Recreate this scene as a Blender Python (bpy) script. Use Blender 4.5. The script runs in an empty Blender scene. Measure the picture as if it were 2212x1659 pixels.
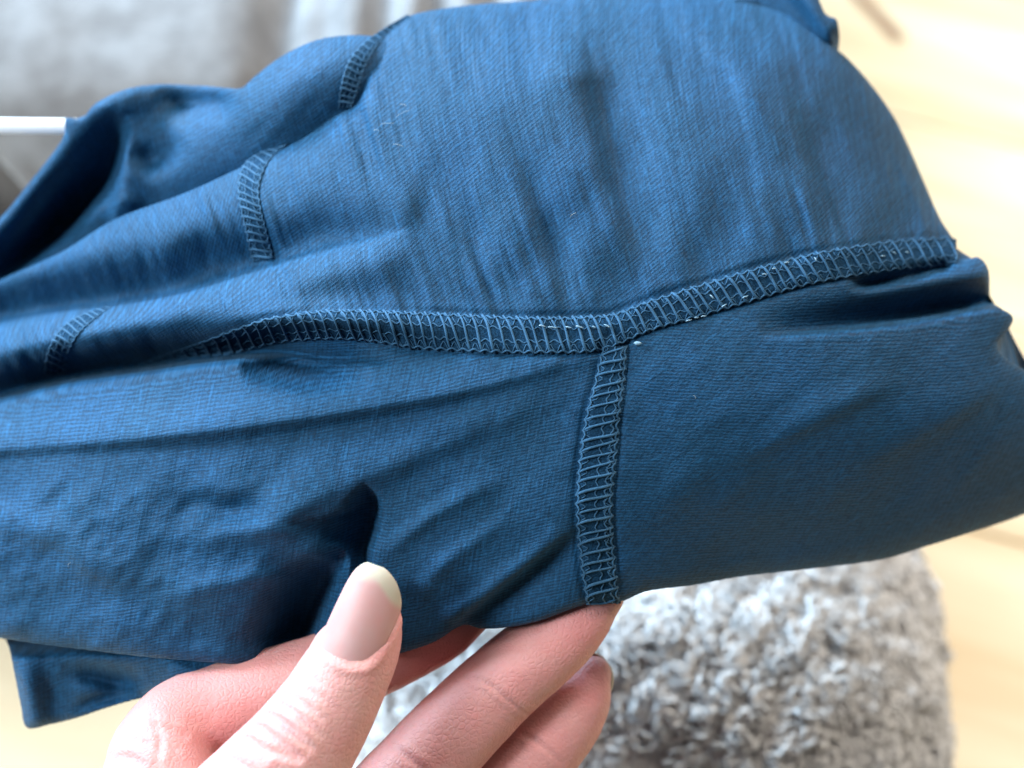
import bpy, bmesh, math, random
import numpy as np
from mathutils import Vector, Matrix

random.seed(7)
rng = np.random.default_rng(7)
SC = bpy.context.scene
COL = SC.collection

# ------------------------------------------------------------------ camera
# The place is laid out in metres. K: size of one layout unit on the garment, D0: focus distance.
K = 0.2 / 2212.0
D0 = 0.32
PITCH = math.radians(52)
CAM = np.array([0.0, 0.0, 0.56])
RIGHT = np.array([1.0, 0, 0])
UP = np.array([0, math.sin(PITCH), math.cos(PITCH)])
FWD = np.array([0, math.cos(PITCH), -math.sin(PITCH)])

cam_d = bpy.data.cameras.new("camera")
cam = bpy.data.objects.new("camera", cam_d)
COL.objects.link(cam)
cam.location = CAM
cam.rotation_euler = (math.pi / 2 - PITCH, 0, 0)
cam_d.sensor_width = 36
cam_d.lens = 36 * D0 / 0.2
cam_d.clip_start = 0.02
cam_d.clip_end = 50
cam_d.dof.use_dof = True
cam_d.dof.focus_distance = D0
cam_d.dof.aperture_fstop = 9.0
SC.camera = cam

# ------------------------------------------------------------------ light
world = bpy.data.worlds.new("World")
SC.world = world
world.use_nodes = True
bg = world.node_tree.nodes["Background"]
bg.inputs["Color"].default_value = (0.86, 0.93, 1.0, 1)
bg.inputs["Strength"].default_value = 0.08

def area(name, loc, target, sx, sy, watts, color):
    l = bpy.data.lights.new(name, 'AREA')
    l.shape = 'RECTANGLE'; l.size = sx; l.size_y = sy
    l.energy = watts; l.color = color
    o = bpy.data.objects.new(name, l); COL.objects.link(o)
    o.location = loc
    d = Vector(target) - Vector(loc)
    o.rotation_euler = d.to_track_quat('-Z', 'Y').to_euler()
    return o
# daylight window on the left, a little behind and above the garment
area("window_light", (-0.56, -0.06, 0.80), (0, 0.2, 0.3), 0.20, 0.24, 9.6, (0.82, 0.92, 1.0))
# the same daylight coming in from the far left, over the throw
area("far_window_light", (-1.5, 0.85, 1.2), (-0.15, 0.38, 0.2), 0.6, 0.6, 100, (0.60, 0.81, 1.0))
# cool fill lamp added behind the throw to brighten its top
area("back_fill", (-0.7, 1.75, 1.0), (-0.15, 0.45, 0.2), 0.7, 0.7, 115, (0.50, 0.75, 1.0))
# soft fill lamp added overhead to lift the fingers and the fold relief
area("overhead_fill", (0.05, 0.38, 1.5), (0, 0.2, 0.3), 0.5, 0.5, 7, (0.92, 0.96, 1.0))
# weaker warm fill lamp added on the right to brighten the floor
area("floor_fill", (1.5, 1.5, 1.7), (0.3, 0.42, 0.0), 1.0, 1.0, 18, (1.0, 0.94, 0.84)).data.spread = math.radians(80)

SC.view_settings.view_transform = 'Standard'
SC.view_settings.look = 'None'
SC.view_settings.exposure = -0.28
SC.view_settings.gamma = 1.0
SC.view_settings.use_curve_mapping = False
SC.render.engine = 'CYCLES'
SC.render.resolution_x = 1024
SC.render.resolution_y = 768

# ------------------------------------------------------------------ helpers
def W(x, y, h):
    """layout coordinates -> world; h is the height towards the viewer in layout units"""
    x = np.asarray(x, float); y = np.asarray(y, float); h = np.asarray(h, float)
    dep = D0 - h * K
    s = K / D0
    a = (x - 1106.0) * s * dep
    b = (829.5 - y) * s * dep
    return CAM + a[..., None] * RIGHT + b[..., None] * UP + dep[..., None] * FWD

def unW(P):
    v = P - CAM
    dep = v @ FWD
    s = K / D0
    return 1106 + (v @ RIGHT) / (s * dep), 829.5 - (v @ UP) / (s * dep), (D0 - dep) / K

def tag(o, label=None, cat=None, group=None, kind=None):
    if label: o["label"] = label
    if cat: o["category"] = cat
    if group: o["group"] = group
    if kind: o["kind"] = kind
    return o

def empty(name, loc):
    o = bpy.data.objects.new(name, None)
    o.empty_display_size = 0.02
    o.location = loc
    COL.objects.link(o)
    return o

def origin_of(o):
    p = np.zeros(3)
    while o is not None:
        p = p + np.array(o.location); o = o.parent
    return p

def mesh_obj(name, V, F, mat=None, parent=None, smooth=True, uv=None, uv2=None):
    """V world coordinates (n,3), F list/array of faces; linked under parent (no rotation anywhere)"""
    V = np.asarray(V, float)
    if parent is not None:
        V = V - origin_of(parent)
    me = bpy.data.meshes.new(name)
    if isinstance(F, np.ndarray):
        n, k = F.shape
        me.vertices.add(len(V)); me.vertices.foreach_set("co", V.astype(np.float32).ravel())
        me.loops.add(n * k); me.loops.foreach_set("vertex_index", F.astype(np.int32).ravel())
        me.polygons.add(n)
        me.polygons.foreach_set("loop_start", np.arange(0, n * k, k, dtype=np.int32))
        me.update(calc_edges=True); me.validate()
    else:
        me.from_pydata([tuple(v) for v in V], [], F); me.update()
    if uv is not None:
        li = np.zeros(len(me.loops), np.int32); me.loops.foreach_get("vertex_index", li)
        u = me.uv_layers.new(name="UVMap")
        u.data.foreach_set("uv", uv[li].astype(np.float32).ravel())
    if uv2 is not None:
        u = me.uv_layers.new(name="Slub")
        u.data.foreach_set("uv", uv2[li].astype(np.float32).ravel())
    if smooth:
        me.polygons.foreach_set("use_smooth", np.ones(len(me.polygons), bool))
    o = bpy.data.objects.new(name, me)
    if mat: me.materials.append(mat)
    COL.objects.link(o)
    o.parent = parent
    return o

def spl(pts, n=None, step=None):
    """Catmull-Rom resample of a polyline with any number of columns"""
    P = np.asarray(pts, float)
    if len(P) < 3:
        n = n or 12
        t = np.linspace(0, 1, n)[:, None]
        return P[0] * (1 - t) + P[-1] * t
    Q = np.vstack([2 * P[0] - P[1], P, 2 * P[-1] - P[-2]])
    out = []
    for i in range(len(P) - 1):
        p0, p1, p2, p3 = Q[i], Q[i + 1], Q[i + 2], Q[i + 3]
        t = np.linspace(0, 1, 8, endpoint=False)[:, None]
        out.append(0.5 * (2 * p1 + (p2 - p0) * t + (2 * p0 - 5 * p1 + 4 * p2 - p3) * t ** 2 + (3 * p1 - p0 - 3 * p2 + p3) * t ** 3))
    C = np.vstack(out + [P[-1:]])
    if n is None and step is None:
        return C
    d = np.r_[0, np.cumsum(np.linalg.norm(np.diff(C[:, :2], axis=0), axis=1))]
    if n is None: n = max(3, int(d[-1] / step) + 1)
    s = np.linspace(0, d[-1], n)
    return np.stack([np.interp(s, d, C[:, k]) for k in range(C.shape[1])], 1)

def near(X, Y, C, closed=False):
    """distance, side (cross product sign), interpolated extra columns and nearest point on polyline C"""
    shp = X.shape; x = X.ravel(); y = Y.ravel()
    best = np.full(x.shape, 1e18); side = np.zeros(x.shape)
    qx = np.zeros(x.shape); qy = np.zeros(x.shape)
    ex = np.zeros((x.size, C.shape[1] - 2))
    m = len(C) if closed else len(C) - 1
    for i in range(m):
        a = C[i]; b = C[(i + 1) % len(C)]
        d = b - a; L2 = d[0] ** 2 + d[1] ** 2 + 1e-12
        t = np.clip(((x - a[0]) * d[0] + (y - a[1]) * d[1]) / L2, 0, 1)
        px = a[0] + t * d[0]; py = a[1] + t * d[1]
        r = (x - px) ** 2 + (y - py) ** 2
        k = r < best
        best[k] = r[k]; qx[k] = px[k]; qy[k] = py[k]
        side[k] = ((d[0] * (y - py) - d[1] * (x - px)) / math.sqrt(L2))[k]
        if ex.shape[1]:
            ex[k] = a[2:] + t[k, None] * (b[2:] - a[2:])
    return (np.sqrt(best).reshape(shp), side.reshape(shp), ex.reshape(shp + (-1,)), qx.reshape(shp), qy.reshape(shp))

def inside(X, Y, P):
    c = np.zeros(X.shape, bool)
    n = len(P)
    for i in range(n):
        x1, y1 = P[i, :2]; x2, y2 = P[(i + 1) % n, :2]
        if y1 == y2: continue
        k = ((y1 > Y) != (y2 > Y)) & (X < (x2 - x1) * (Y - y1) / (y2 - y1) + x1)
        c ^= k
    return c

def hash2(i, j, seed):
    n = (i.astype(np.int64) * 374761393 + j.astype(np.int64) * 668265263 + seed * 1442695041) & 0x7fffffff
    n = ((n ^ (n >> 13)) * 1274126177) & 0x7fffffff
    return ((n ^ (n >> 16)) & 0xffff) / 65535.0

def noise(x, y, seed=0):
    xi = np.floor(x); yi = np.floor(y); fx = x - xi; fy = y - yi
    fx = fx * fx * fx * (fx * (fx * 6 - 15) + 10); fy = fy * fy * fy * (fy * (fy * 6 - 15) + 10)
    a = hash2(xi, yi, seed); b = hash2(xi + 1, yi, seed); c = hash2(xi, yi + 1, seed); d = hash2(xi + 1, yi + 1, seed)
    return (a * (1 - fx) + b * fx) * (1 - fy) + (c * (1 - fx) + d * fx) * fy - 0.5

def tps(ctrl):
    """thin-plate surface through (x, y, h) control points"""
    c = np.asarray(ctrl, float); S = 500.0
    p = c[:, :2] / S
    def U(r2): return 0.5 * r2 * np.log(r2 + 1e-9)
    n = len(c)
    Kmat = U(((p[:, None] - p[None]) ** 2).sum(-1)) + 1e-3 * np.eye(n)
    Pm = np.c_[np.ones(n), p]
    A = np.block([[Kmat, Pm], [Pm.T, np.zeros((3, 3))]])
    w = np.linalg.solve(A, np.r_[c[:, 2], 0, 0, 0])
    def f(X, Y):
        x = X / S; y = Y / S
        o = w[n] + w[n + 1] * x + w[n + 2] * y
        for i in range(n):
            o = o + w[i] * U((x - p[i, 0]) ** 2 + (y - p[i, 1]) ** 2)
        return o
    return f

def fold(X, Y, pts, wa, wb):
    """a ridge or valley along pts (x, y, amplitude); wa/wb widths on the two sides"""
    C = spl(pts)
    d, sd, ex, _, _ = near(X, Y, C)
    u = sstep(-0.6, 0.6, np.clip(sd / (np.maximum(d, 1e-6)), -1, 1))
    w = wa + (wb - wa) * u
    return ex[..., 0] * np.exp(-(d / w) ** 2)

def sstep(a, b, x):
    t = np.clip((x - a) / (b - a), 0, 1)
    return t * t * (3 - 2 * t)

def tube(P, R, sides=6, cap=True):
    P = np.asarray(P, float); n = len(P)
    R = np.broadcast_to(np.asarray(R, float), (n,))
    T = np.gradient(P, axis=0); T /= np.linalg.norm(T, axis=1)[:, None] + 1e-12
    nrm = np.cross(T[0], [0.3, 0.5, 0.81]); nrm /= np.linalg.norm(nrm)
    V = []
    for i in range(n):
        nrm = nrm - T[i] * (nrm @ T[i]); nrm /= np.linalg.norm(nrm) + 1e-12
        bn = np.cross(T[i], nrm)
        for k in range(sides):
            a = 2 * math.pi * k / sides
            V.append(P[i] + R[i] * (math.cos(a) * nrm + math.sin(a) * bn))
    F = []
    for i in range(n - 1):
        for k in range(sides):
            k2 = (k + 1) % sides
            F.append((i * sides + k, i * sides + k2, (i + 1) * sides + k2, (i + 1) * sides + k))
    if cap:
        F.append(tuple(range(sides))[::-1]); F.append(tuple((n - 1) * sides + k for k in range(sides)))
    return np.array(V), F

# ------------------------------------------------------------------ materials
class NT:
    def __init__(s, name):
        s.m = bpy.data.materials.new(name); s.m.use_nodes = True
        s.t = s.m.node_tree; s.b = s.t.nodes["Principled BSDF"]
    def n(s, typ, **kw):
        o = s.t.nodes.new(typ)
        for k, v in kw.items(): setattr(o, k, v)
        return o
    def l(s, a, b): s.t.links.new(a, b)
    def val(s, sock, v):
        if hasattr(v, "links"): s.l(v, sock)
        else: sock.default_value = v
    def math(s, op, a, b=0.0, c=None):
        o = s.n('ShaderNodeMath', operation=op)
        s.val(o.inputs[0], a); s.val(o.inputs[1], b)
        if c is not None: s.val(o.inputs[2], c)
        return o.outputs[0]
    def mix(s, f, a, b):
        o = s.n('ShaderNodeMix', data_type='RGBA')
        s.val(o.inputs[0], f); s.val(o.inputs[6], a); s.val(o.inputs[7], b)
        return o.outputs[2]
    def noise(s, vec, scale, detail=3, rough=0.5):
        o = s.n('ShaderNodeTexNoise')
        if vec is not None: s.l(vec, o.inputs["Vector"])
        o.inputs["Scale"].default_value = scale; o.inputs["Detail"].default_value = detail
        o.inputs["Roughness"].default_value = rough
        return o.outputs["Fac"]
    def ramp(s, f, p0, p1):
        o = s.n('ShaderNodeMapRange'); o.interpolation_type = 'SMOOTHSTEP'
        s.val(o.inputs[0], f); o.inputs[1].default_value = p0; o.inputs[2].default_value = p1
        return o.outputs[0]
    def bump(s, h, dist, strength=1.0):
        o = s.n('ShaderNodeBump'); s.l(h, o.inputs["Height"])
        o.inputs["Distance"].default_value = dist; o.inputs["Strength"].default_value = strength
        s.l(o.outputs[0], s.b.inputs["Normal"])
        return o

def set_b(b, **kw):
    for k, v in kw.items():
        b.inputs[k.replace("_", " ")].default_value = v

def cloth_mat(name, c1, c2):
    """fine twill-like knit; UV is in layout units along the cloth"""
    N = NT(name)
    uv = N.n('ShaderNodeUVMap'); uv.uv_map = "UVMap"
    wob = N.n('ShaderNodeTexNoise'); N.l(uv.outputs[0], wob.inputs["Vector"])
    wob.inputs["Scale"].default_value = 0.014; wob.inputs["Detail"].default_value = 2
    sep = N.n('ShaderNodeSeparateXYZ'); N.l(uv.outputs[0], sep.inputs[0])
    u, v = sep.outputs[0], sep.outputs[1]
    v2 = N.math('ADD', v, N.math('MULTIPLY', wob.outputs["Fac"], 9.0))
    rows = N.math('DIVIDE', v2, 6.8)
    rid = N.math('FLOOR', rows)
    line = N.math('SINE', N.math('MULTIPLY', rows, 2 * math.pi))
    off = N.math('MULTIPLY', N.math('MODULO', rid, 4.0), 0.25)
    st = N.math('SINE', N.math('MULTIPLY', N.math('ADD', N.math('DIVIDE', u, 11.0), off), 2 * math.pi))
    brk = N.noise(uv.outputs[0], 0.34, 2, 0.7)
    mpt = N.n('ShaderNodeMapping'); N.l(uv.outputs[0], mpt.inputs[0]); mpt.inputs["Scale"].default_value = (0.05, 0.17, 1)
    dash = N.noise(mpt.outputs[0], 1.0, 2, 0.6)
    hgt = N.math('ADD', N.math('MULTIPLY', line, 0.34), N.math('MULTIPLY', st, 0.20))
    hgt = N.math('ADD', hgt, N.math('MULTIPLY', N.math('SUBTRACT', dash, 0.5), 2.6))
    hgt = N.math('ADD', hgt, N.math('MULTIPLY', N.math('SUBTRACT', brk, 0.5), 2.2))
    f = N.ramp(hgt, -0.8, 0.8)
    # slubs: long thin irregular yarns
    uv2 = N.n('ShaderNodeUVMap'); uv2.uv_map = "Slub"
    def stretched(a, b, d):
        mp = N.n('ShaderNodeMapping'); N.l(uv2.outputs[0], mp.inputs[0])
        mp.inputs["Scale"].default_value = (a, b, 1)
        return N.noise(mp.outputs[0], 1.0, d, 0.6)
    slub = stretched(0.013, 0.20, 3); slub2 = stretched(0.02, 0.09, 2)
    dark = tuple(a * 0.30 for a in c1[:3]) + (1,)
    lite = tuple(a * 1.8 for a in c1[:3]) + (1,)
    big = N.noise(uv.outputs[0], 0.006, 3, 0.5)
    col = N.mix(N.ramp(big, 0.3, 0.7), c1, c2)
    col = N.mix(N.math('MULTIPLY', N.math('SUBTRACT', 1.0, f), 0.85), col, dark)
    col = N.mix(N.math('MULTIPLY', N.ramp(hgt, 0.7, 1.6), 0.6), col, lite)
    col = N.mix(N.math('MULTIPLY', N.ramp(slub, 0.54, 0.70), 0.6), col, dark)
    col = N.mix(N.math('MULTIPLY', N.ramp(slub2, 0.58, 0.74), 0.30), col, lite)
    N.l(col, N.b.inputs["Base Color"])
    set_b(N.b, Roughness=0.62, Sheen_Weight=0.10, Sheen_Roughness=0.35)
    N.b.inputs["Specular IOR Level"].default_value = 0.16
    N.b.inputs["Sheen Tint"].default_value = (0.35, 0.68, 1.0, 1)
    h2 = N.math('ADD', f, N.math('MULTIPLY', slub, 1.6))
    N.bump(h2, 0.00014, 0.7)
    return N.m

BLUE = cloth_mat("blue_knit", (0.0102, 0.073, 0.166, 1), (0.0090, 0.066, 0.140, 1))

def simple(name, c, rough=0.6, sheen=0.0, nscale=0, namp=0.25, bump=0, spec=0.5):
    N = NT(name)
    if nscale:
        tc = N.n('ShaderNodeTexCoord')
        f = N.noise(tc.outputs["Object"], nscale, 4, 0.6)
        N.l(N.mix(N.ramp(f, 0.3, 0.7), tuple(a * (1 - namp) for a in c[:3]) + (1,), tuple(min(1, a * (1 + namp)) for a in c[:3]) + (1,)), N.b.inputs["Base Color"])
        if bump: N.bump(f, bump)
    else:
        N.b.inputs["Base Color"].default_value = c
    set_b(N.b, Roughness=rough, Sheen_Weight=sheen)
    N.b.inputs["Specular IOR Level"].default_value = spec
    return N.m

SEAM_M = simple("seam_cloth", (0.008, 0.036, 0.074, 1), 0.85, 0.0, 2600, 0.45, 0.0003, 0.08)
THREAD_M = simple("seam_thread", (0.026, 0.088, 0.162, 1), 0.7, 0.03, 4000, 0.25, 0.00005, 0.2)
ELASTIC_M = simple("clear_elastic", (0.17, 0.28, 0.36, 1), 0.25)
LINT_M = simple("pale_lint", (0.36, 0.38, 0.36, 1), 0.6)
ROD_M = simple("white_enamel", (0.9, 0.9, 0.9, 1), 0.35)

def skin_mat():
    N = NT("skin")
    tc = N.n('ShaderNodeTexCoord'); ob = tc.outputs["Object"]
    at = N.n('ShaderNodeAttribute'); at.attribute_name = "blush"
    big = N.noise(ob, 170, 4, 0.65); fine = N.noise(ob, 900, 3, 0.6)
    col = N.mix(N.ramp(big, 0.3, 0.72), (0.55, 0.30, 0.262, 1), (0.56, 0.255, 0.23, 1))
    col = N.mix(N.math('MULTIPLY', N.ramp(fine, 0.35, 0.7), 0.25), col, (0.60, 0.355, 0.31, 1))
    col = N.mix(N.math('MULTIPLY', at.outputs["Fac"], 0.8), col, (0.70, 0.25, 0.235, 1))
    N.l(col, N.b.inputs["Base Color"])
    vor = N.n('ShaderNodeTexVoronoi'); vor.feature = 'DISTANCE_TO_EDGE'
    N.l(ob, vor.inputs["Vector"]); vor.inputs["Scale"].default_value = 900
    h = N.math('ADD', N.math('MULTIPLY', N.ramp(vor.outputs["Distance"], 0.0, 0.25), 0.5), N.math('MULTIPLY', fine, 0.8))
    N.bump(h, 0.00012, 0.85)
    set_b(N.b, Roughness=0.5, Subsurface_Weight=0.25, Subsurface_Scale=0.0016)
    N.b.inputs["Subsurface Radius"].default_value = (1.0, 0.32, 0.18)
    N.b.inputs["Specular IOR Level"].default_value = 0.35
    return N.m
SKIN = skin_mat()

def nail_mat():
    N = NT("fingernail")
    at = N.n('ShaderNodeAttribute'); at.attribute_name = "free_edge"
    tc = N.n('ShaderNodeTexCoord')
    f = N.noise(tc.outputs["Object"], 260, 3, 0.5)
    col = N.mix(N.ramp(f, 0.3, 0.7), (0.52, 0.265, 0.24, 1), (0.51, 0.29, 0.265, 1))
    col = N.mix(at.outputs["Fac"], col, (0.47, 0.41, 0.31, 1))
    N.l(col, N.b.inputs["Base Color"])
    set_b(N.b, Roughness=0.5, Subsurface_Weight=0.15, Subsurface_Scale=0.002)
    N.bump(f, 0.00008, 0.5)
    return N.m
NAIL = nail_mat()

# ------------------------------------------------------------------ floor
def pine_mat():
    N = NT("varnished_pine")
    tc = N.n('ShaderNodeTexCoord'); info = N.n('ShaderNodeObjectInfo')
    comb = N.n('ShaderNodeCombineXYZ')
    N.l(N.math('MULTIPLY', info.outputs["Random"], 37.0), comb.inputs[0])
    N.l(N.math('MULTIPLY', info.outputs["Random"], 11.0), comb.inputs[1])
    add = N.n('ShaderNodeVectorMath', operation='ADD'); N.l(tc.outputs["Object"], add.inputs[0]); N.l(comb.outputs[0], add.inputs[1])
    mp = N.n('ShaderNodeMapping'); N.l(add.outputs[0], mp.inputs[0]); mp.inputs["Scale"].default_value = (1.5, 20, 1)
    g = N.noise(mp.outputs[0], 1.0, 5, 0.62)
    mp2 = N.n('ShaderNodeMapping'); N.l(add.outputs[0], mp2.inputs[0]); mp2.inputs["Scale"].default_value = (5, 14, 1)
    g2 = N.noise(mp2.outputs[0], 1.0, 3, 0.5)
    c = N.mix(N.ramp(g, 0.36, 0.64), (0.82, 0.67, 0.45, 1), (0.66, 0.46, 0.25, 1))
    c = N.mix(N.math('MULTIPLY', N.ramp(g2, 0.5, 0.72), 0.5), c, (0.87, 0.76, 0.56, 1))
    c = N.mix(N.math('MULTIPLY', info.outputs["Random"], 0.28), c, (0.64, 0.43, 0.20, 1))
    # one dark resin streak in the boards (own shape)
    geo = N.n('ShaderNodeNewGeometry'); sp = N.n('ShaderNodeSeparateXYZ'); N.l(geo.outputs["Position"], sp.inputs[0])
    a, b = STREAK
    dx, dy = b[0] - a[0], b[1] - a[1]; L = math.hypot(dx, dy); dx /= L; dy /= L
    rx = N.math('SUBTRACT', sp.outputs[0], a[0]); ry = N.math('SUBTRACT', sp.outputs[1], a[1])
    al = N.math('ADD', N.math('MULTIPLY', rx, dx), N.math('MULTIPLY', ry, dy))
    ac = N.math('ABSOLUTE', N.math('SUBTRACT', N.math('MULTIPLY', rx, dy), N.math('MULTIPLY', ry, dx)))
    wob = N.math('MULTIPLY', N.math('SUBTRACT', g2, 0.5), 0.006)
    ac = N.math('ABSOLUTE', N.math('ADD', ac, wob))
    m = N.math('MULTIPLY', N.math('SUBTRACT', 1.0, N.ramp(ac, 0.002, 0.006)), N.math('MULTIPLY', N.ramp(al, -0.02, 0.0), N.math('SUBTRACT', 1.0, N.ramp(al, L - 0.004, L + 0.004))))
    c = N.mix(N.math('MULTIPLY', m, 0.95), c, (0.22, 0.10, 0.05, 1))
    N.l(c, N.b.inputs["Base Color"])
    set_b(N.b, Roughness=0.42)
    N.bump(g, 0.0003, 0.4)
    return N.m

def on_floor(x, y):
    s = K / D0
    d = FWD + (x - 1106) * s * RIGHT + (829.5 - y) * s * UP
    t = -CAM[2] / d[2]
    return CAM + t * d
STREAK = (on_floor(1850, -12)[:2], on_floor(1948, 90)[:2])
PINE = pine_mat()

GAP_M = simple("floor_gap", (0.55, 0.38, 0.2, 1), 0.8)
fl_V = [(-3, -2.5, -0.012), (3, -2.5, -0.012), (3, 3.5, -0.012), (-3, 3.5, -0.012)]
floor = mesh_obj("floor", fl_V, [(0, 1, 2, 3)], GAP_M, None, False)
tag(floor, kind="structure")
def plank_mesh(L, Wd, th=0.012):
    bm = bmesh.new()
    bmesh.ops.create_cube(bm, size=1)
    for v in bm.verts: v.co = Vector((v.co.x * L, v.co.y * Wd, (v.co.z - 0.5) * th))
    bmesh.ops.bevel(bm, geom=[e for e in bm.edges if all(v.co.z > -1e-6 for v in e.verts)], offset=0.0007, segments=1, affect='EDGES')
    me = bpy.data.meshes.new("plank"); bm.to_mesh(me); bm.free(); me.materials.append(PINE)
    return me
PW, PL = 0.115, 2.4
PM = plank_mesh(PL - 0.0008, PW - 0.0008)
ANG = math.radians(-20)
ca, sa = math.cos(ANG), math.sin(ANG)
p0 = on_floor(1960, 640)
for r in range(-9, 12):
    for c in range(-1, 2):
        u = c * PL + (r * 0.37 % 1.0) * PL - 0.3; v = r * PW + PW * 0.5
        o = bpy.data.objects.new("plank", PM); COL.objects.link(o); o.parent = floor
        o.location = (p0[0] + u * ca - v * sa, p0[1] + u * sa + v * ca, 0)
        o.rotation_euler = (0, 0, ANG)

# ------------------------------------------------------------------ throw draped over a low bench, behind on the left
def throw_mat():
    N = NT("grey_throw")
    tc = N.n('ShaderNodeTexCoord'); ob = tc.outputs["Object"]
    f = N.noise(ob, 60, 4, 0.6); g = N.noise(ob, 900, 2, 0.6)
    c = N.mix(N.ramp(f, 0.3, 0.7), (0.128, 0.115, 0.108, 1), (0.21, 0.20, 0.195, 1))
    N.l(c, N.b.inputs["Base Color"]); set_b(N.b, Roughness=0.9, Sheen_Weight=0.3)
    N.bump(g, 0.0006, 0.7)
    return N.m
THROW_M = throw_mat()
def build_throw():
    x0, x1, yf, zt = -0.55, 0.03, 0.375, 0.222
    nx, ns = 190, 190
    prof = spl([(yf + 0.55, zt - 0.01), (yf + 0.3, zt + 0.004), (yf + 0.1, zt), (yf + 0.025, zt - 0.004), (yf + 0.004, zt - 0.022), (yf - 0.003, zt - 0.06), (yf - 0.012, zt - 0.14), (yf - 0.022, 0.004)], n=ns)
    U, S = np.meshgrid(np.linspace(0, 1, nx), np.linspace(0, 1, ns))
    X = x0 + (x1 - x0) * U
    Y = np.interp(S, np.linspace(0, 1, ns), prof[:, 0]); Z = np.interp(S, np.linspace(0, 1, ns), prof[:, 1])
    front = sstep(zt + 0.0, zt - 0.05, Z)
    q = X * 14 + (zt - Z) * -9
    dsp = 0.06 * noise(q * 1.3, Z * 5 + 3, 5) * front + 0.045 * noise(q * 3.6, Z * 7, 9) * front
    dsp += 0.012 * noise(X * 16, Y * 16, 12) + 0.003 * noise(X * 60, (Y + Z) * 30, 13)
    # vertical crease between two halves of the throw
    xc = W(530, 60, -1500)[0]
    dsp -= 0.014 * np.exp(-((X - xc) / 0.008) ** 2)
    right = X > xc + 0.01
    dsp += np.where(right, 0.006 * np.sin(X * 330 + 3 * noise(X * 20, Z * 20, 3)), 0) * 0.8
    Y = Y - dsp * (0.25 + 0.75 * front); Z = Z + dsp * (1 - front) * 0.9
    e = np.minimum(U, 1 - U) * (x1 - x0)
    Z = np.where(Z > 0.003, np.maximum(Z - 0.02 * (1 - np.clip(e / 0.03, 0, 1)) ** 2, 0.003), Z)
    V = np.stack([X, Y, Z], -1).reshape(-1, 3)
    I = np.arange(nx * ns).reshape(ns, nx)
    F = np.stack([I[:-1, :-1], I[:-1, 1:], I[1:, 1:], I[1:, :-1]], -1).reshape(-1, 4)
    # end drapes down to the floor on both sides
    Vl = V.tolist(); Fl = [tuple(f) for f in F]
    for col in (0, nx - 1):
        base = len(Vl)
        for j in range(ns):
            p = V[I[j, col]]
            Vl.append([p[0] + (0.012 if col else -0.012), p[1], 0.002])
        for j in range(ns - 1):
            a, b = I[j, col], I[j + 1, col]
            Fl.append((a, b, base + j + 1, base + j))
    t = empty("grey_throw", (-0.26, yf + 0.25, 0))
    mesh_obj("throw_cloth", np.array(Vl), Fl, THROW_M, t)
    tag(t, "grey brown throw draped over a low seat behind the blue garment", "throw")
    # the seat it hangs over
    bm = bmesh.new(); bmesh.ops.create_cube(bm, size=1)
    for v in bm.verts: v.co = Vector((v.co.x * 0.50, v.co.y * 0.42, (v.co.z + 0.5) * 0.165))
    bmesh.ops.bevel(bm, geom=bm.edges[:], offset=0.02, segments=3, affect='EDGES')
    me = bpy.data.meshes.new("seat_pad"); bm.to_mesh(me); bm.free(); me.materials.append(THROW_M)
    o = bpy.data.objects.new("seat_pad", me); COL.objects.link(o); o.parent = t; o.location = (0, 0.03, 0.001)
build_throw()

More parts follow.
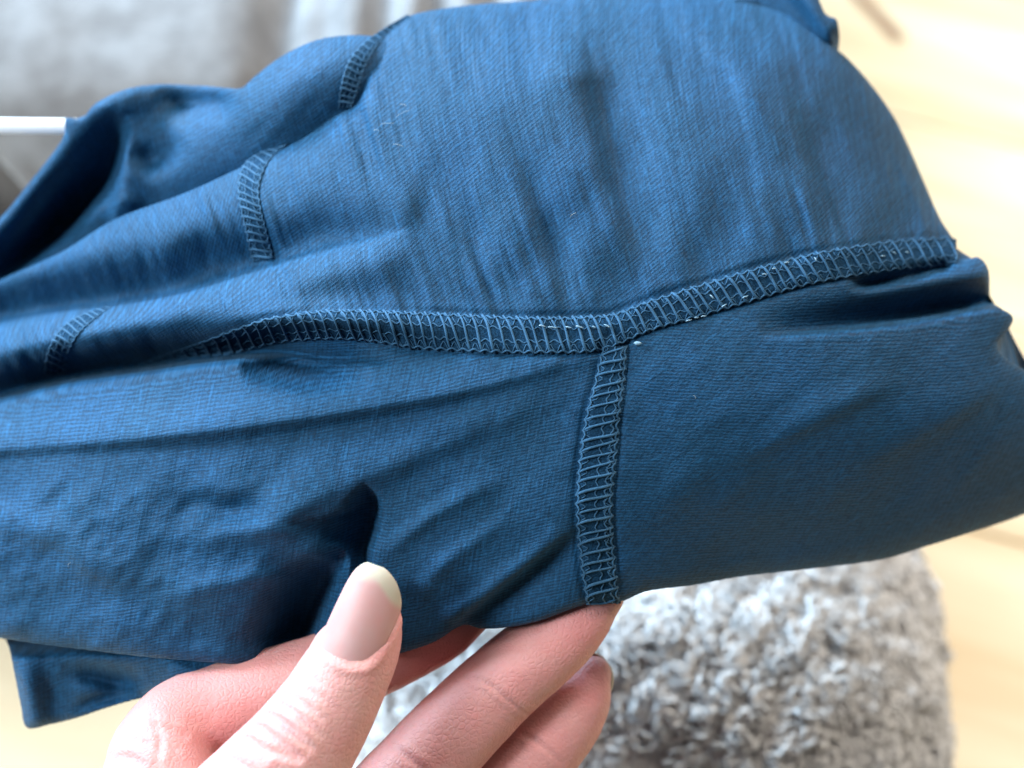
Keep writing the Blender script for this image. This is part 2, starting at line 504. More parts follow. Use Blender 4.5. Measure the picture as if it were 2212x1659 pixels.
# ------------------------------------------------------------------ fuzzy fleece heap on the floor below the garment
def build_fleece():
    N = NT("fleece_pile")
    at = N.n('ShaderNodeAttribute'); at.attribute_name = "shade"
    c = N.mix(at.outputs["Fac"], (0.50, 0.47, 0.45, 1), (0.68, 0.65, 0.63, 1))
    N.l(c, N.b.inputs["Base Color"]); set_b(N.b, Roughness=0.85, Sheen_Weight=0.3)
    base_m = simple("fleece_backing", (0.52, 0.49, 0.47, 1), 0.95)
    t = empty("fleece_heap", tuple(FLC * np.array([1, 1, 0])))
    a, b, hh = FLR
    nu, nv = 120, 70
    th = np.linspace(0, 2 * math.pi, nu, endpoint=False); ph = np.linspace(0, 1, nv)
    TH, PH = np.meshgrid(th, ph)
    def surf(TH, PH):
        # PH 0 = foot on the floor, 1 = top
        ang = -0.95 + PH * (math.pi / 2 + 0.95)
        cr = np.maximum(np.cos(ang), 0) ** 0.62; sz = (np.sin(ang) + math.sin(0.95)) / (1 + math.sin(0.95))
        ct, st = np.cos(TH), np.sin(TH)
        sq = (np.abs(ct) ** 2.3 + np.abs(st) ** 2.3) ** (-1 / 2.3)
        wob = 1 + 0.07 * noise(TH * 1.6 + 3, PH * 3, 21) * 2 + 0.03 * noise(TH * 5, PH * 8, 22)
        x = a * cr * ct * sq * wob; y = b * cr * st * sq * wob; z = hh * sz * (1 + 0.04 * noise(x * 30 + 5, y * 30, 23))
        return np.stack([FLC[0] + x, FLC[1] + y, np.maximum(z, 0.002)], -1)
    P = surf(TH, PH)
    V = P.reshape(-1, 3); I = np.arange(nu * nv).reshape(nv, nu); In = np.roll(I, -1, 1)
    F = np.stack([I[:-1], In[:-1], In[1:], I[1:]], -1).reshape(-1, 4)
    mesh_obj("fleece_base", V, F, base_m, t)
    # pile: curled yarn tufts
    n = 46000
    TH = rng.uniform(0, 2 * math.pi, n); PH = rng.uniform(0.02, 1, n) ** 0.8
    A = surf(TH, PH); e = 1e-3
    du = surf(TH + e, PH) - A; dv = surf(TH, np.clip(PH - e, 0, 1)) - A
    Nn = np.cross(dv, du); Nn /= np.linalg.norm(Nn, axis=1)[:, None] + 1e-15
    cen = np.array([FLC[0], FLC[1], hh * 0.3])
    sgn = np.sign(((A - cen) * Nn).sum(1)); Nn *= sgn[:, None]
    du /= np.linalg.norm(du, axis=1)[:, None] + 1e-15; bv = np.cross(Nn, du)
    al = 9 * noise(A[:, 0] * 55 + 7, (A[:, 1] + A[:, 2]) * 55, 81) + 5 * noise(A[:, 0] * 120, (A[:, 1] - A[:, 2]) * 120, 82) + rng.normal(0, 0.5, n)
    tdir = np.cos(al)[:, None] * du + np.sin(al)[:, None] * bv
    sdir = np.cross(Nn, tdir)
    clump = noise(A[:, 0] * 90, (A[:, 1] + A[:, 2]) * 90, 83) + 0.5
    ridge = 0.5 + 0.5 * np.sin(2 * math.pi * (A[:, 0] * 0.85 + (A[:, 2] - A[:, 1]) * 0.7) / 0.015 + 9 * noise(A[:, 0] * 26, (A[:, 1] + A[:, 2]) * 26, 84) + 4 * noise(A[:, 0] * 70, (A[:, 1] + A[:, 2]) * 70, 85))
    L = rng.uniform(0.0045, 0.0105, n); lift = rng.uniform(0.0005, 0.0022, n) + 0.0012 * clump + 0.0028 * ridge; curl = rng.normal(0, 0.0035, n); rad = rng.uniform(0.0006, 0.0012, n)
    ks = np.linspace(0, 1, 5)
    VV = np.zeros((n, 5, 3, 3))
    for i, k in enumerate(ks):
        c0 = A + tdir * (L * (k - 0.5))[:, None] + Nn * (lift * math.sin(math.pi * (0.1 + 0.85 * k)) + 0.0003)[:, None] + sdir * (curl * math.sin(k * 4.5))[:, None]
        r = rad * (0.55 + 0.45 * math.sin(math.pi * min(1, k + 0.12)))
        for j in range(3):
            an = 2 * math.pi * j / 3
            VV[:, i, j] = c0 + (math.cos(an) * r)[:, None] * Nn + (math.sin(an) * r)[:, None] * sdir
    idx = np.arange(n * 15).reshape(n, 5, 3)
    Fs = []
    for i in range(4):
        for j in range(3):
            j2 = (j + 1) % 3
            Fs.append(np.stack([idx[:, i, j], idx[:, i, j2], idx[:, i + 1, j2], idx[:, i + 1, j]], -1))
    F = np.concatenate(Fs)
    VV = VV.reshape(-1, 3); VV[:, 2] = np.maximum(VV[:, 2], 0.0015)
    o = mesh_obj("fleece_pile", VV, F, N.m, t)
    sh = np.repeat(np.clip(rng.normal(0.45, 0.2, n) + 0.35 * (clump - 0.5) + 0.15 * ridge, 0, 1), 15)
    o.data.attributes.new("shade", 'FLOAT', 'POINT').data.foreach_set("value", sh.astype(np.float32))
    tag(o, kind="stuff")
    tag(t, "fuzzy grey curly fleece heaped on the wood floor under the garment", "fleece")
FLC = np.array([0.040, 0.245, 0.0]); FLR = (0.089, 0.108, 0.168)
build_fleece()

# ------------------------------------------------------------------ the garment
garment = empty("blue_leggings", tuple(W(1106, 900, -120)))
tag(garment, "blue knit garment turned inside out showing thick overlocked seams, held by a hand", "garment")

# base shape of the held cloth: x, y, height
CTRL = [(-250, 800, -230), (-250, 1100, -60), (-250, 1320, -70),
        (0, 620, -230), (0, 760, -150), (0, 1000, 0), (0, 1200, 40), (0, 1370, -20),
        (300, 500, -190), (300, 600, -150), (300, 740, -80), (300, 950, 40), (300, 1150, 80), (300, 1380, 30),
        (560, 400, -170), (560, 620, -60), (600, 720, 0), (600, 950, 60), (600, 1150, 90), (560, 1400, 20),
        (800, 200, -270), (850, 420, -100), (900, 600, -30), (900, 720, 0), (850, 950, 40), (850, 1150, 30), (850, 1380, -10),
        (1000, 30, -420), (1050, 200, -210), (1050, 400, -90), (1100, 600, -30), (1100, 720, 0), (1100, 1000, 30), (1050, 1250, 10),
        (1300, -10, -470), (1300, 180, -240), (1320, 400, -100), (1330, 720, 0), (1300, 1000, 20), (1300, 1280, -50),
        (1500, -10, -500), (1550, 200, -260), (1550, 400, -120), (1600, 640, -30), (1600, 900, 20), (1600, 1060, -30), (1600, 1220, -170),
        (1740, 50, -480), (1800, 250, -300), (1820, 450, -160), (1850, 600, -80), (1900, 850, -10), (1900, 1030, -90), (1900, 1180, -240),
        (1960, 330, -400), (2040, 520, -250), (2120, 620, -150), (2180, 780, -120), (2150, 950, -130), (2212, 1090, -290), (2450, 950, -300)]
BASE = tps(CTRL)

MAIN_SEAM = [(-260, 905, 912), (0, 851, 855), (130, 818, 822), (300, 786, 794), (340, 772, 787), (400, 750, 776), (450, 731, 770), (500, 711, 766), (560, 690, 752), (600, 681, 743), (700, 669, 735), (800, 668, 740), (900, 672, 756), (1000, 676, 762), (1100, 681, 766), (1200, 682, 766), (1270, 680, 764), (1330, 674, 750), (1400, 648, 719), (1500, 616, 690), (1600, 586, 661), (1750, 546, 617), (1900, 521, 591), (1990, 513, 580), (2045, 511, 575), (2066, 518, 566)]
MS = np.array(MAIN_SEAM, float)
VERT_SEAM = [(748, 1300, 1356), (830, 1281, 1350), (900, 1262, 1341), (980, 1250, 1335), (1060, 1243, 1326), (1130, 1243, 1325), (1200, 1250, 1330), (1260, 1258, 1335), (1304, 1266, 1340)]

FOLDS = [  # points (x, y, amplitude), width on the first side, width on the second side
    ([(-250, 770, -230), (0, 694, -240), (150, 665, -220), (240, 655, -200), (400, 625, -160), (560, 576, -120), (720, 532, -50), (900, 487, 0)], 72, 8),
    ([(-200, 830, 30), (0, 760, 60), (300, 700, 66), (600, 628, 52), (850, 560, 16), (950, 530, 0)], 44, 50),
    ([(-250, 915, -260), (0, 853, -280), (130, 820, -320), (280, 796, -340), (450, 772, -300), (600, 760, -190), (720, 772, -80), (850, 782, 0)], 42, 8),
    ([(520, 770, 0), (590, 778, -110), (660, 785, -150), (730, 790, -60), (800, 790, 0)], 18, 36),
    ([(400, 750, 10), (550, 700, 62), (700, 688, 72), (850, 700, 44), (1000, 714, 14), (1100, 722, 0)], 40, 28),
    ([(-200, 985, 20), (0, 968, 30), (240, 950, 36), (480, 926, 42), (760, 886, 40), (1000, 842, 28), (1240, 776, 6)], 66, 18),
    ([(480, 1165, 0), (620, 1105, 22), (760, 1043, 26), (950, 960, 22), (1150, 872, 8), (1240, 830, 0)], 70, 30),
    ([(-60, 1135, 0), (90, 1150, 20), (200, 1225, 26), (280, 1290, 0)], 40, 26),
    ([(300, 1075, 0), (420, 1085, -20), (520, 1100, -26), (600, 1090, 0)], 30, 30),
    # pinch round the thumb
    ([(780, 1045, 0), (810, 1082, -110), (806, 1140, -160), (790, 1195, -160), (800, 1260, -80)], 7, 80),
    ([(705, 1205, -30), (690, 1260, -190), (660, 1330, -250), (635, 1400, -240), (610, 1450, -120)], 40, 80),
    ([(700, 1195, 10), (735, 1180, 38), (757, 1205, 44), (752, 1250, 40)], 14, 16),
    ([(520, 1395, 0), (560, 1300, 18), (640, 1222, 26), (700, 1180, 22)], 26, 26),
    ([(690, 1180, 8), (600, 1150, 20), (500, 1150, 16), (400, 1175, 0)], 20, 26),
    ([(640, 1250, 6), (560, 1245, 20), (450, 1265, 16), (330, 1310, 0)], 22, 22),
    ([(830, 1195, 4), (900, 1140, 16), (1000, 1075, 12), (1090, 1030, 0)], 24, 18),
    ([(890, 1300, 0), (950, 1230, 12), (1040, 1160, 10), (1120, 1110, 0)], 20, 20),
    # fold left of the short seam
    ([(985, 1358, -46), (1120, 1252, -44), (1200, 1185, -26), (1246, 1150, -4)], 7, 62),
    ([(980, 1330, 16), (1110, 1235, 18), (1200, 1165, 10)], 24, 16),
    # right hand pleats
    ([(1640, 722, 0), (1750, 712, -60), (1880, 697, -120), (2000, 680, -160), (2100, 660, -170), (2160, 650, -120)], 46, 8),
    ([(1830, 616, 0), (1880, 614, -70), (1950, 600, -60), (2040, 578, -50)], 16, 9),
    ([(1900, 640, 6), (2000, 618, 26), (2120, 598, 34)], 26, 24),
    ([(1560, 1000, 0), (1720, 930, 13), (1860, 858, 15), (1960, 815, 0)], 40, 18),
    ([(1850, 1010, 0), (2000, 930, 16), (2120, 850, 14), (2170, 790, 0)], 60, 24),
    ([(1400, 1120, 0), (1480, 1060, 12), (1560, 1010, 0)], 50, 50),
    # body panel: soft creases
    ([(1275, 60, 0), (1295, 180, -60), (1318, 290, -72), (1345, 400, -60), (1390, 540, -20), (1400, 620, 0)], 100, 30),
    ([(850, 270, 0), (915, 370, -16), (930, 440, -18), (890, 510, -14), (800, 545, 0)], 160, 36),
    ([(620, 505, 0), (700, 512, -20), (800, 510, -18), (870, 480, 0)], 50, 30),
    ([(380, 520, 0), (440, 540, -26), (480, 560, -20), (520, 590, 0)], 30, 30),
    ([(1480, 30, 0), (1560, 110, 34), (1640, 220, 32), (1690, 350, 0)], 50, 34),
    ([(1180, 120, 0), (1250, 160, 16), (1330, 150, 0)], 30, 30),
    ([(1690, 130, 0), (1760, 300, -30), (1800, 460, -24), (1810, 540, 0)], 50, 22),
    ([(1080, 230, 0), (1150, 400, -26), (1200, 540, -30), (1235, 650, 0)], 46, 20),
]

def H_front(X, Y):
    h = BASE(X, Y) - 210 * ((X - 1150) / 1100) ** 2
    for pts, wa, wb in FOLDS:
        h = h + fold(X, Y, pts, wa, wb)
    yc = np.interp(X, MS[:, 0], 0.5 * (MS[:, 1] + MS[:, 2]))
    up = sstep(10, -60, Y - yc)
    # fine gathered wrinkles of the body panel, running down the cloth
    q = X - 0.30 * Y - 0.00012 * (Y - 300) ** 2
    wr = noise(q / 22, Y / 150, 31) * 1.5 + noise(q / 46 + 9, Y / 260, 32) * 1.8 + noise(q / 12, Y / 90, 35) * 0.8
    mask = 0.35 + 0.65 * sstep(0.0, 0.35, noise(X / 260, Y / 260, 33) + 0.25)
    h = h + up * mask * wr * 11
    # lower panels: softer crumples
    lo = 1 - up
    cr = noise(X / 120, Y / 80, 41) * 20 + noise((X + Y) / 60, (Y - X) / 120, 42) * 12 + noise((X + Y) / 30, (Y - X) / 44, 47) * 5
    h = h + lo * cr * (0.35 + 0.9 * sstep(900, 300, X) * sstep(950, 1080, Y))
    h = h + lo * sstep(900, 200, X) * (noise((X + 0.35 * Y) / 26, Y / 130, 43) * 3.5)
    h = h + noise(X / 230, Y / 230, 44) * 16 + up * noise(X / 90 + 0.3 * Y / 90, Y / 130, 45) * 16
    # cloth drawn in along the seams: a groove at each edge and small puckers
    for C, xs in SEAM_LINES:
        d, _, ex, qx, qy = near(X, Y, C)
        hw = ex[..., 0]
        al = qx if xs else qy
        h = h - 7 * np.exp(-((d - hw) / 7) ** 2)
        h = h + 7 * noise(al / 26, d / 160, 48 + xs) * np.exp(-np.maximum(d - hw, 0) / 45) * (d > hw * 0.6)
    return h
MSL = np.stack([MS[3:, 0], 0.5 * (MS[3:, 1] + MS[3:, 2]), 0.5 * (MS[3:, 2] - MS[3:, 1])], 1)
VSL = np.array([(0.5 * (b + c), a, 0.5 * (c - b)) for a, b, c in VERT_SEAM], float)
SEAM_LINES = [(spl(MSL), 1), (spl(VSL), 0)]

# outline of the front layer: x, y, edge roundness
POLY = [(-260, 735, 90), (-100, 652, 95), (0, 603, 100), (130, 545, 100), (250, 472, 100), (400, 416, 100), (540, 352, 95), (640, 306, 85), (720, 252, 60), (772, 222, 40), (797, 160, 40), (818, 85, 60), (878, 36, 120), (1000, 12, 170), (1150, 0, 190), (1300, -15, 190), (1500, -20, 180), (1640, 6, 150), (1738, 46, 120), (1790, 92, 90), (1830, 125, 100), (1880, 180, 110), (1930, 250, 120), (1965, 320, 120), (1995, 390, 110), (2030, 470, 90), (2060, 518, 70), (2070, 552, 30), (2085, 560, 22), (2115, 556, 40), (2136, 585, 46), (2140, 645, 36), (2160, 664, 30), (2188, 684, 34), (2180, 710, 34), (2156, 742, 26), (2168, 768, 40), (2212, 797, 60), (2300, 830, 90), (2450, 900, 90),
        (2450, 1020, 90), (2212, 1112, 70), (2100, 1150, 66), (2000, 1181, 56), (1900, 1210, 50), (1750, 1229, 44), (1600, 1246, 40), (1500, 1264, 36), (1400, 1277, 34), (1340, 1300, 26), (1268, 1305, 24), (1150, 1346, 22), (1050, 1359, 18), (1000, 1351, 14), (940, 1386, 26), (870, 1410, 30), (800, 1424, 40), (700, 1432, 34), (600, 1438, 26), (480, 1433, 26), (330, 1421, 34), (200, 1406, 40), (0, 1379, 44), (-260, 1330, 50)]

def build_sheet(poly, hfun, step, skirt, bbox):
    C = spl(np.vstack([poly, poly[:1]]))[:-1]
    x0, y0, x1, y1 = bbox
    X, Y = np.meshgrid(np.arange(x0, x1 + 1, step, dtype=float), np.arange(y0, y1 + 1, step, dtype=float))
    d, _, ex, qx, qy = near(X, Y, C, True)
    ins = inside(X, Y, C)
    sd = np.where(ins, d, -d)
    out = ~ins
    dx = (qx - X) / np.maximum(d, 1e-6); dy = (qy - Y) / np.maximum(d, 1e-6)
    pull = 0.25 * d
    Xp = np.where(out, qx + dx * pull, X); Yp = np.where(out, qy + dy * pull, Y)
    Xh = np.where(out, qx, X); Yh = np.where(out, qy, Y)
    R = np.maximum(ex[..., 0], 5)
    t = np.clip(sd, 0, R) / R
    h = hfun(Xh, Yh) - 0.85 * R * (1 - np.sqrt(np.maximum(1 - (1 - t) ** 2, 0))) - np.maximum(-sd, 0) * 1.3
    for _ in range(1):
        g = np.pad(h, 1, mode='edge')
        h = 0.25 * g[1:-1, :-2] + 0.5 * g[1:-1, 1:-1] + 0.25 * g[1:-1, 2:]
        g = np.pad(h, 1, mode='edge')
        h = 0.25 * g[:-2, 1:-1] + 0.5 * g[1:-1, 1:-1] + 0.25 * g[2:, 1:-1]
    keep = sd > -skirt
    return X, Y, Xp, Yp, h, keep, sd

class Sheet:
    def __init__(s, poly, hfun, step, skirt, bbox):
        s.step = step; s.bb = bbox
        s.X, s.Y, s.Xp, s.Yp, s.h, s.keep, s.sd = build_sheet(np.array(poly, float), hfun, step, skirt, bbox)
        s.P = W(s.Xp, s.Yp, s.h)
        s.hs = s.h
        for _ in range(50):   # smoothed height: the knit pattern follows only the broad folds
            g = np.pad(s.hs, 1, mode='edge'); g = 0.25 * g[1:-1, :-2] + 0.5 * g[1:-1, 1:-1] + 0.25 * g[1:-1, 2:]
            g = np.pad(g, 1, mode='edge'); s.hs = 0.25 * g[:-2, 1:-1] + 0.5 * g[1:-1, 1:-1] + 0.25 * g[2:, 1:-1]
    def at(s, x, y):
        """height at layout point(s), bilinear"""
        fx = np.clip((np.asarray(x, float) - s.bb[0]) / s.step, 0, s.X.shape[1] - 1.001)
        fy = np.clip((np.asarray(y, float) - s.bb[1]) / s.step, 0, s.X.shape[0] - 1.001)
        i = fx.astype(int); j = fy.astype(int); a = fx - i; b = fy - j
        return (s.h[j, i] * (1 - a) + s.h[j, i + 1] * a) * (1 - b) + (s.h[j + 1, i] * (1 - a) + s.h[j + 1, i + 1] * a) * b
    def panel(s, name, mask, ang, mat, parent, ku=0.1, kv=0.22, slub=73):
        ny, nx = s.X.shape
        I = np.arange(nx * ny).reshape(ny, nx)
        kf = s.keep[:-1, :-1] & s.keep[:-1, 1:] & s.keep[1:, 1:] & s.keep[1:, :-1]
        if mask is not None: kf = kf & mask
        F = np.stack([I[:-1, :-1], I[1:, :-1], I[1:, 1:], I[:-1, 1:]], -1)[kf]
        used, inv = np.unique(F, return_inverse=True)
        F2 = inv.reshape(F.shape)
        V = s.P.reshape(-1, 3)[used]
        u0 = (s.X + ku * s.hs).ravel()[used]; v0 = (s.Y - kv * s.hs).ravel()[used]
        c, sn = math.cos(ang), math.sin(ang)
        uv = np.stack([u0 * c + v0 * sn, -u0 * sn + v0 * c], 1)
        c, sn = math.cos(math.radians(slub)), math.sin(math.radians(slub))
        uv2 = np.stack([u0 * c + v0 * sn, -u0 * sn + v0 * c], 1)
        return mesh_obj(name, V, F2, mat, parent, True, uv, uv2)

front = Sheet(POLY, H_front, 4, 110, (-360, -130, 2560, 1560))
cx = front.X[:-1, :-1] + 2; cy = front.Y[:-1, :-1] + 2
yc = np.interp(cx, MS[:, 0], 0.5 * (MS[:, 1] + MS[:, 2]))
VS = np.array(VERT_SEAM, float)
xv = np.interp(cy, VS[:, 0], 0.5 * (VS[:, 1] + VS[:, 2]))
rim3 = np.interp(cx, [-250, 0, 150, 240, 400, 560, 720, 900], [770, 694, 665, 655, 625, 576, 532, 487])
above = cy < yc
thr = np.where(cy < rim3, 545 + (cy < 330) * 60, 128)
side = above & (cx < thr)
front.panel("body_panel", above & ~side, math.radians(-38), BLUE, garment)
front.panel("side_panel", side, math.radians(-75), BLUE, garment)
front.panel("gusset_panel", ~above & (cx < xv), math.radians(-12), BLUE, garment, slub=100)
front.panel("leg_panel", ~above & (cx >= xv), math.radians(4), BLUE, garment, slub=-35)

# rear bunched layer, upper left
CTRL_R = [(-250, 700, -480), (0, 500, -430), (0, 640, -520), (150, 300, -420), (150, 480, -560), (260, 220, -420), (260, 420, -520), (400, 200, -520), (400, 330, -480), (520, 400, -420), (600, 250, -380), (760, 100, -430), (800, 250, -380), (900, 200, -450)]
BASE_R = tps(CTRL_R)
FOLDS_R = [
    ([(-200, 700, 60), (0, 505, 70), (90, 395, 70), (170, 300, 60), (240, 228, 50), (320, 205, 30), (420, 205, 10)], 40, 60),
    ([(-60, 640, 0), (80, 540, -150), (170, 460, -190), (235, 380, -160), (262, 290, -80), (270, 240, 0)], 80, 12),
    ([(265, 250, 10), (272, 330, 50), (262, 400, 60), (250, 460, 40)], 45, 10),
    ([(330, 205, 0), (390, 225, -60), (470, 225, -70)], 30, 30),
    ([(275, 320, 0), (310, 345, -50), (350, 340, -50), (400, 300, 0)], 34, 26),
    ([(230, 520, 40), (330, 410, 80), (450, 300, 110), (580, 215, 130), (700, 150, 120), (820, 120, 90)], 90, 120),
    ([(170, 540, 10), (200, 470, 40), (260, 440, 30)], 24, 40),
]
def H_rear(X, Y):
    h = BASE_R(X, Y) - 170 * ((X - 1150) / 1100) ** 2
    for pts, wa, wb in FOLDS_R: h = h + fold(X, Y, pts, wa, wb)
    return h + noise(X / 90, Y / 90, 51) * 14 + noise((X + Y) / 30, (Y - X) / 90, 52) * 4
POLY_R = [(-260, 700, 40), (-120, 580, 40), (0, 470, 44), (60, 398, 44), (120, 322, 36), (138, 290, 20), (142, 255, 12), (176, 256, 14), (208, 222, 30), (270, 193, 34), (340, 182, 34), (420, 184, 30), (478, 188, 24), (520, 190, 20), (552, 163, 40), (610, 120, 50), (680, 87, 56), (750, 76, 56), (830, 82, 50), (960, 120, 40), (980, 330, 20), (700, 460, 20), (300, 640, 20), (0, 760, 20), (-260, 850, 20)]
rear = Sheet(POLY_R, H_rear, 5, 90, (-360, -20, 1080, 950))
rear.panel("rear_fold", None, math.radians(-35), BLUE, garment)

# far side of the waist seen behind the body panel, top right
def H_back(X, Y):
    return -640 + 0.25 * (X - 1700) + 0.3 * (Y - 60) + fold(X, Y, [(1690, -60, 40), (1750, 10, 60), (1790, 70, 50)], 40, 22) + fold(X, Y, [(1796, 60, 0), (1810, 85, -50), (1812, 110, -60)], 16, 10)
POLY_K = [(1450, -110, 20), (1700, -120, 30), (1752, -40, 30), (1775, 12, 24), (1786, 34, 14), (1806, 40, 10), (1813, 66, 12), (1812, 104, 12), (1800, 160, 10), (1700, 220, 10), (1450, 140, 10)]
back = Sheet(POLY_K, H_back, 5, 60, (1370, -200, 1900, 300))
back.panel("waist_fold", None, math.radians(-35), BLUE, garment)

# turned-under layer, lower left
CTRL_H = [(-250, 1350, -160), (0, 1380, -110), (60, 1560, -180), (200, 1420, -70), (200, 1540, -150), (400, 1430, -60), (400, 1510, -120), (600, 1440, -60), (600, 1490, -110), (850, 1380, -80)]
BASE_H = tps(CTRL_H)
FOLDS_H = [
    ([(20, 1400, 10), (55, 1470, 34), (75, 1550, 30)], 36, 26),
    ([(130, 1445, 0), (200, 1460, -40), (270, 1475, -56), (320, 1480, 0)], 26, 22),
    ([(330, 1440, 0), (380, 1450, 34), (450, 1465, 30), (540, 1455, 0)], 30, 44),
    ([(150, 1540, 0), (220, 1512, -24), (320, 1505, -20)], 16, 12),
    ([(560, 1445, 0), (640, 1440, -50), (760, 1425, -70), (850, 1400, -40)], 30, 36),
]
def H_hem(X, Y):
    h = BASE_H(X, Y) - 210 * ((X - 1150) / 1100) ** 2
    for pts, wa, wb in FOLDS_H: h = h + 1.7 * fold(X, Y, pts, wa, wb)
    h = h - 300 * sstep(1425, 1350, Y)
    return h + noise(X / 60, Y / 60, 61) * 22 + noise(X / 24, Y / 60, 62) * 3
POLY_H = [(-40, 1300, 20), (0, 1365, 24), (18, 1396, 26), (30, 1450, 26), (44, 1520, 26), (58, 1572, 16), (110, 1565, 20), (170, 1550, 22), (235, 1528, 18), (300, 1510, 14), (350, 1506, 14), (420, 1514, 18), (490, 1522, 20), (560, 1506, 22), (640, 1482, 22), (740, 1452, 22), (830, 1424, 20), (880, 1402, 20), (900, 1300, 20), (500, 1280, 20)]
hem = Sheet(POLY_H, H_hem, 4, 60, (-140, 1180, 1000, 1660))
hem.panel("hem_fold", None, math.radians(-20), BLUE, garment)

# ---- seams: band of cloth plus every cross stitch and the long looper threads
def seam(A, B, sheet, pitch, slant, hook, lift=6, rows=(0.33, 0.66), fade=None, tr=2.9):
    """A, B: matching edge polylines (x, y) on the cloth"""
    A = spl(A); B = spl(B)
    n = 160
    def rs(C):
        d = np.r_[0, np.cumsum(np.linalg.norm(np.diff(C, axis=0), axis=1))] ; s = np.linspace(0, d[-1], n)
        return np.stack([np.interp(s, d, C[:, 0]), np.interp(s, d, C[:, 1])], 1)
    A = rs(A); B = rs(B)
    mid = 0.5 * (A + B)
    ln = np.r_[0, np.cumsum(np.linalg.norm(np.diff(mid, axis=0), axis=1))]
    wid = np.linalg.norm(A - B, axis=1)
    S = np.linspace(0, ln[-1], n)
    def pt(s, t):
        i = np.interp(s, ln, np.arange(n))
        ax = np.interp(i, np.arange(n), A[:, 0]); ay = np.interp(i, np.arange(n), A[:, 1])
        bx = np.interp(i, np.arange(n), B[:, 0]); by = np.interp(i, np.arange(n), B[:, 1])
        return ax * (1 - t) + bx * t, ay * (1 - t) + by * t
    def prof(t, w): return lift * np.clip(w / 50.0, 0.35, 1) * (1 - np.abs(2 * t - 1) ** 6)
    def wd(s): return np.interp(s, ln, wid)
    m = max(40, int(ln[-1] / 6)); tt = np.linspace(-0.02, 1.02, 13)
    SS, TT = np.meshgrid(np.linspace(0, ln[-1], m), tt, indexing='ij')
    x, y = pt(SS, TT)
    tc = np.clip(TT, 0, 1)
    h = sheet.at(x, y) + prof(tc, wd(SS)) + np.where((TT < 0) | (TT > 1), -6, 0) + 1.4 * np.sin(SS / pitch * 2 * math.pi) * (1 - np.abs(2 * tc - 1) ** 4)
    I = np.arange(m * 13).reshape(m, 13)
    F = np.stack([I[:-1, :-1], I[:-1, 1:], I[1:, 1:], I[1:, :-1]], -1).reshape(-1, 4)
    ob = mesh_obj("seam", W(x, y, h).reshape(-1, 3), F, SEAM_M, garment)
    # cross stitches
    s = pitch * 0.5
    while s < ln[-1]:
        w = float(wd(s))
        if w > 12:
            jit = random.uniform(-0.16, 0.16) * pitch; tilt = random.uniform(-0.08, 0.08)
            t = np.linspace(0.02, 0.98, 8)
            s_l = s + jit + (slant(s) + tilt) * (t - 0.5) * w + hook * pitch * (np.exp(-(t / 0.14)) - 0.6 * np.exp(-((1 - t) / 0.12)))
            s_l = np.clip(s_l, 0, ln[-1])
            x, y = pt(s_l, t + random.uniform(-0.01, 0.01))
            r = tr * random.uniform(0.85, 1.2) * min(1, 0.5 + w / 90)
            h = sheet.at(x, y) + prof(t, w) + r * 0.7 + np.array([-1.5, 0, 1, 0.4, 0.6, 1, 0, -1.5])
            P = W(x, y, h)
            V, Fc = tube(P, r * K, 5)
            mesh_obj("stitch", V, Fc, THREAD_M, ob)
        s += pitch * random.uniform(0.92, 1.08)
    # long looper threads
    for row in (0.03, *rows, 0.97, 0.16, 0.84):
        k = int(ln[-1] / 4.0)
        sl = np.linspace(0, ln[-1], k)
        edge = row < 0.1 or row > 0.9
        fine = row in (0.16, 0.84)
        ampl = 0.075 if edge else (0.11 if fine else 0.04)
        wig = np.abs(np.sin(math.pi * sl / pitch)) if edge else np.sin(2 * math.pi * sl / pitch + row * 9 + 1.5 * np.sin(sl / 61.0 + row * 30))
        tl = row + (ampl * wig * (1 if row < 0.5 else -1) if edge else ampl * wig)
        x, y = pt(sl, tl)
        h = sheet.at(x, y) + prof(np.clip(tl, 0, 1), wd(sl)) + tr * (0.4 if not edge else 0.8) + 1.0 * np.sin(2 * math.pi * sl / pitch)
        rr = tr * (0.8 if edge else (0.42 if fine else 0.55)) * np.clip(wd(sl) / 50, 0.35, 1)
        V, Fc = tube(W(x, y, h), rr * K, 5)
        mesh_obj("looper_thread", V, Fc, THREAD_M, ob)
    return ob

class Comb:
    def at(s, x, y): return np.maximum(front.at(x, y), rear.at(x, y))
COMB = Comb()
ms = MS[3:]
seam([(a, b) for a, b, c in ms], [(a, c) for a, b, c in ms], front, 24.0, lambda s: 0.12 + 0.30 * sstep(1000, 1150, s), -0.5)
seam([(b, a) for a, b, c in VERT_SEAM], [(c, a) for a, b, c in VERT_SEAM], front, 23.0, lambda s: -0.18, 0.35, rows=(0.55, 0.8))
# the neighbouring seam where it crosses the bunched folds
seam([(606, 316), (556, 332), (524, 358), (513, 400), (518, 450), (530, 500), (538, 540), (545, 566)], [(622, 310), (592, 336), (570, 372), (561, 410), (566, 450), (576, 490), (585, 525), (592, 556)], front, 17.0, lambda s: 0.35, 0.3, lift=6)
seam([(232, 662), (185, 676), (140, 700), (112, 735), (98, 770), (94, 808)], [(246, 660), (205, 690), (172, 722), (152, 756), (143, 785), (140, 808)], front, 15.0, lambda s: 0.4, 0.3, lift=6)
seam([(880, 31), (840, 55), (800, 82), (768, 110), (748, 140), (737, 175), (732, 205), (730, 234)], [(886, 36), (852, 62), (820, 92), (800, 125), (786, 155), (776, 185), (768, 210), (760, 232)], COMB, 15.0, lambda s: 0.3, 0.3, lift=6)

seam([(1585, 4), (1640, 12), (1690, 26), (1738, 48)], [(1590, -4), (1645, 3), (1696, 17), (1746, 40)], front, 13.0, lambda s: 0.3, 0.2, lift=5)

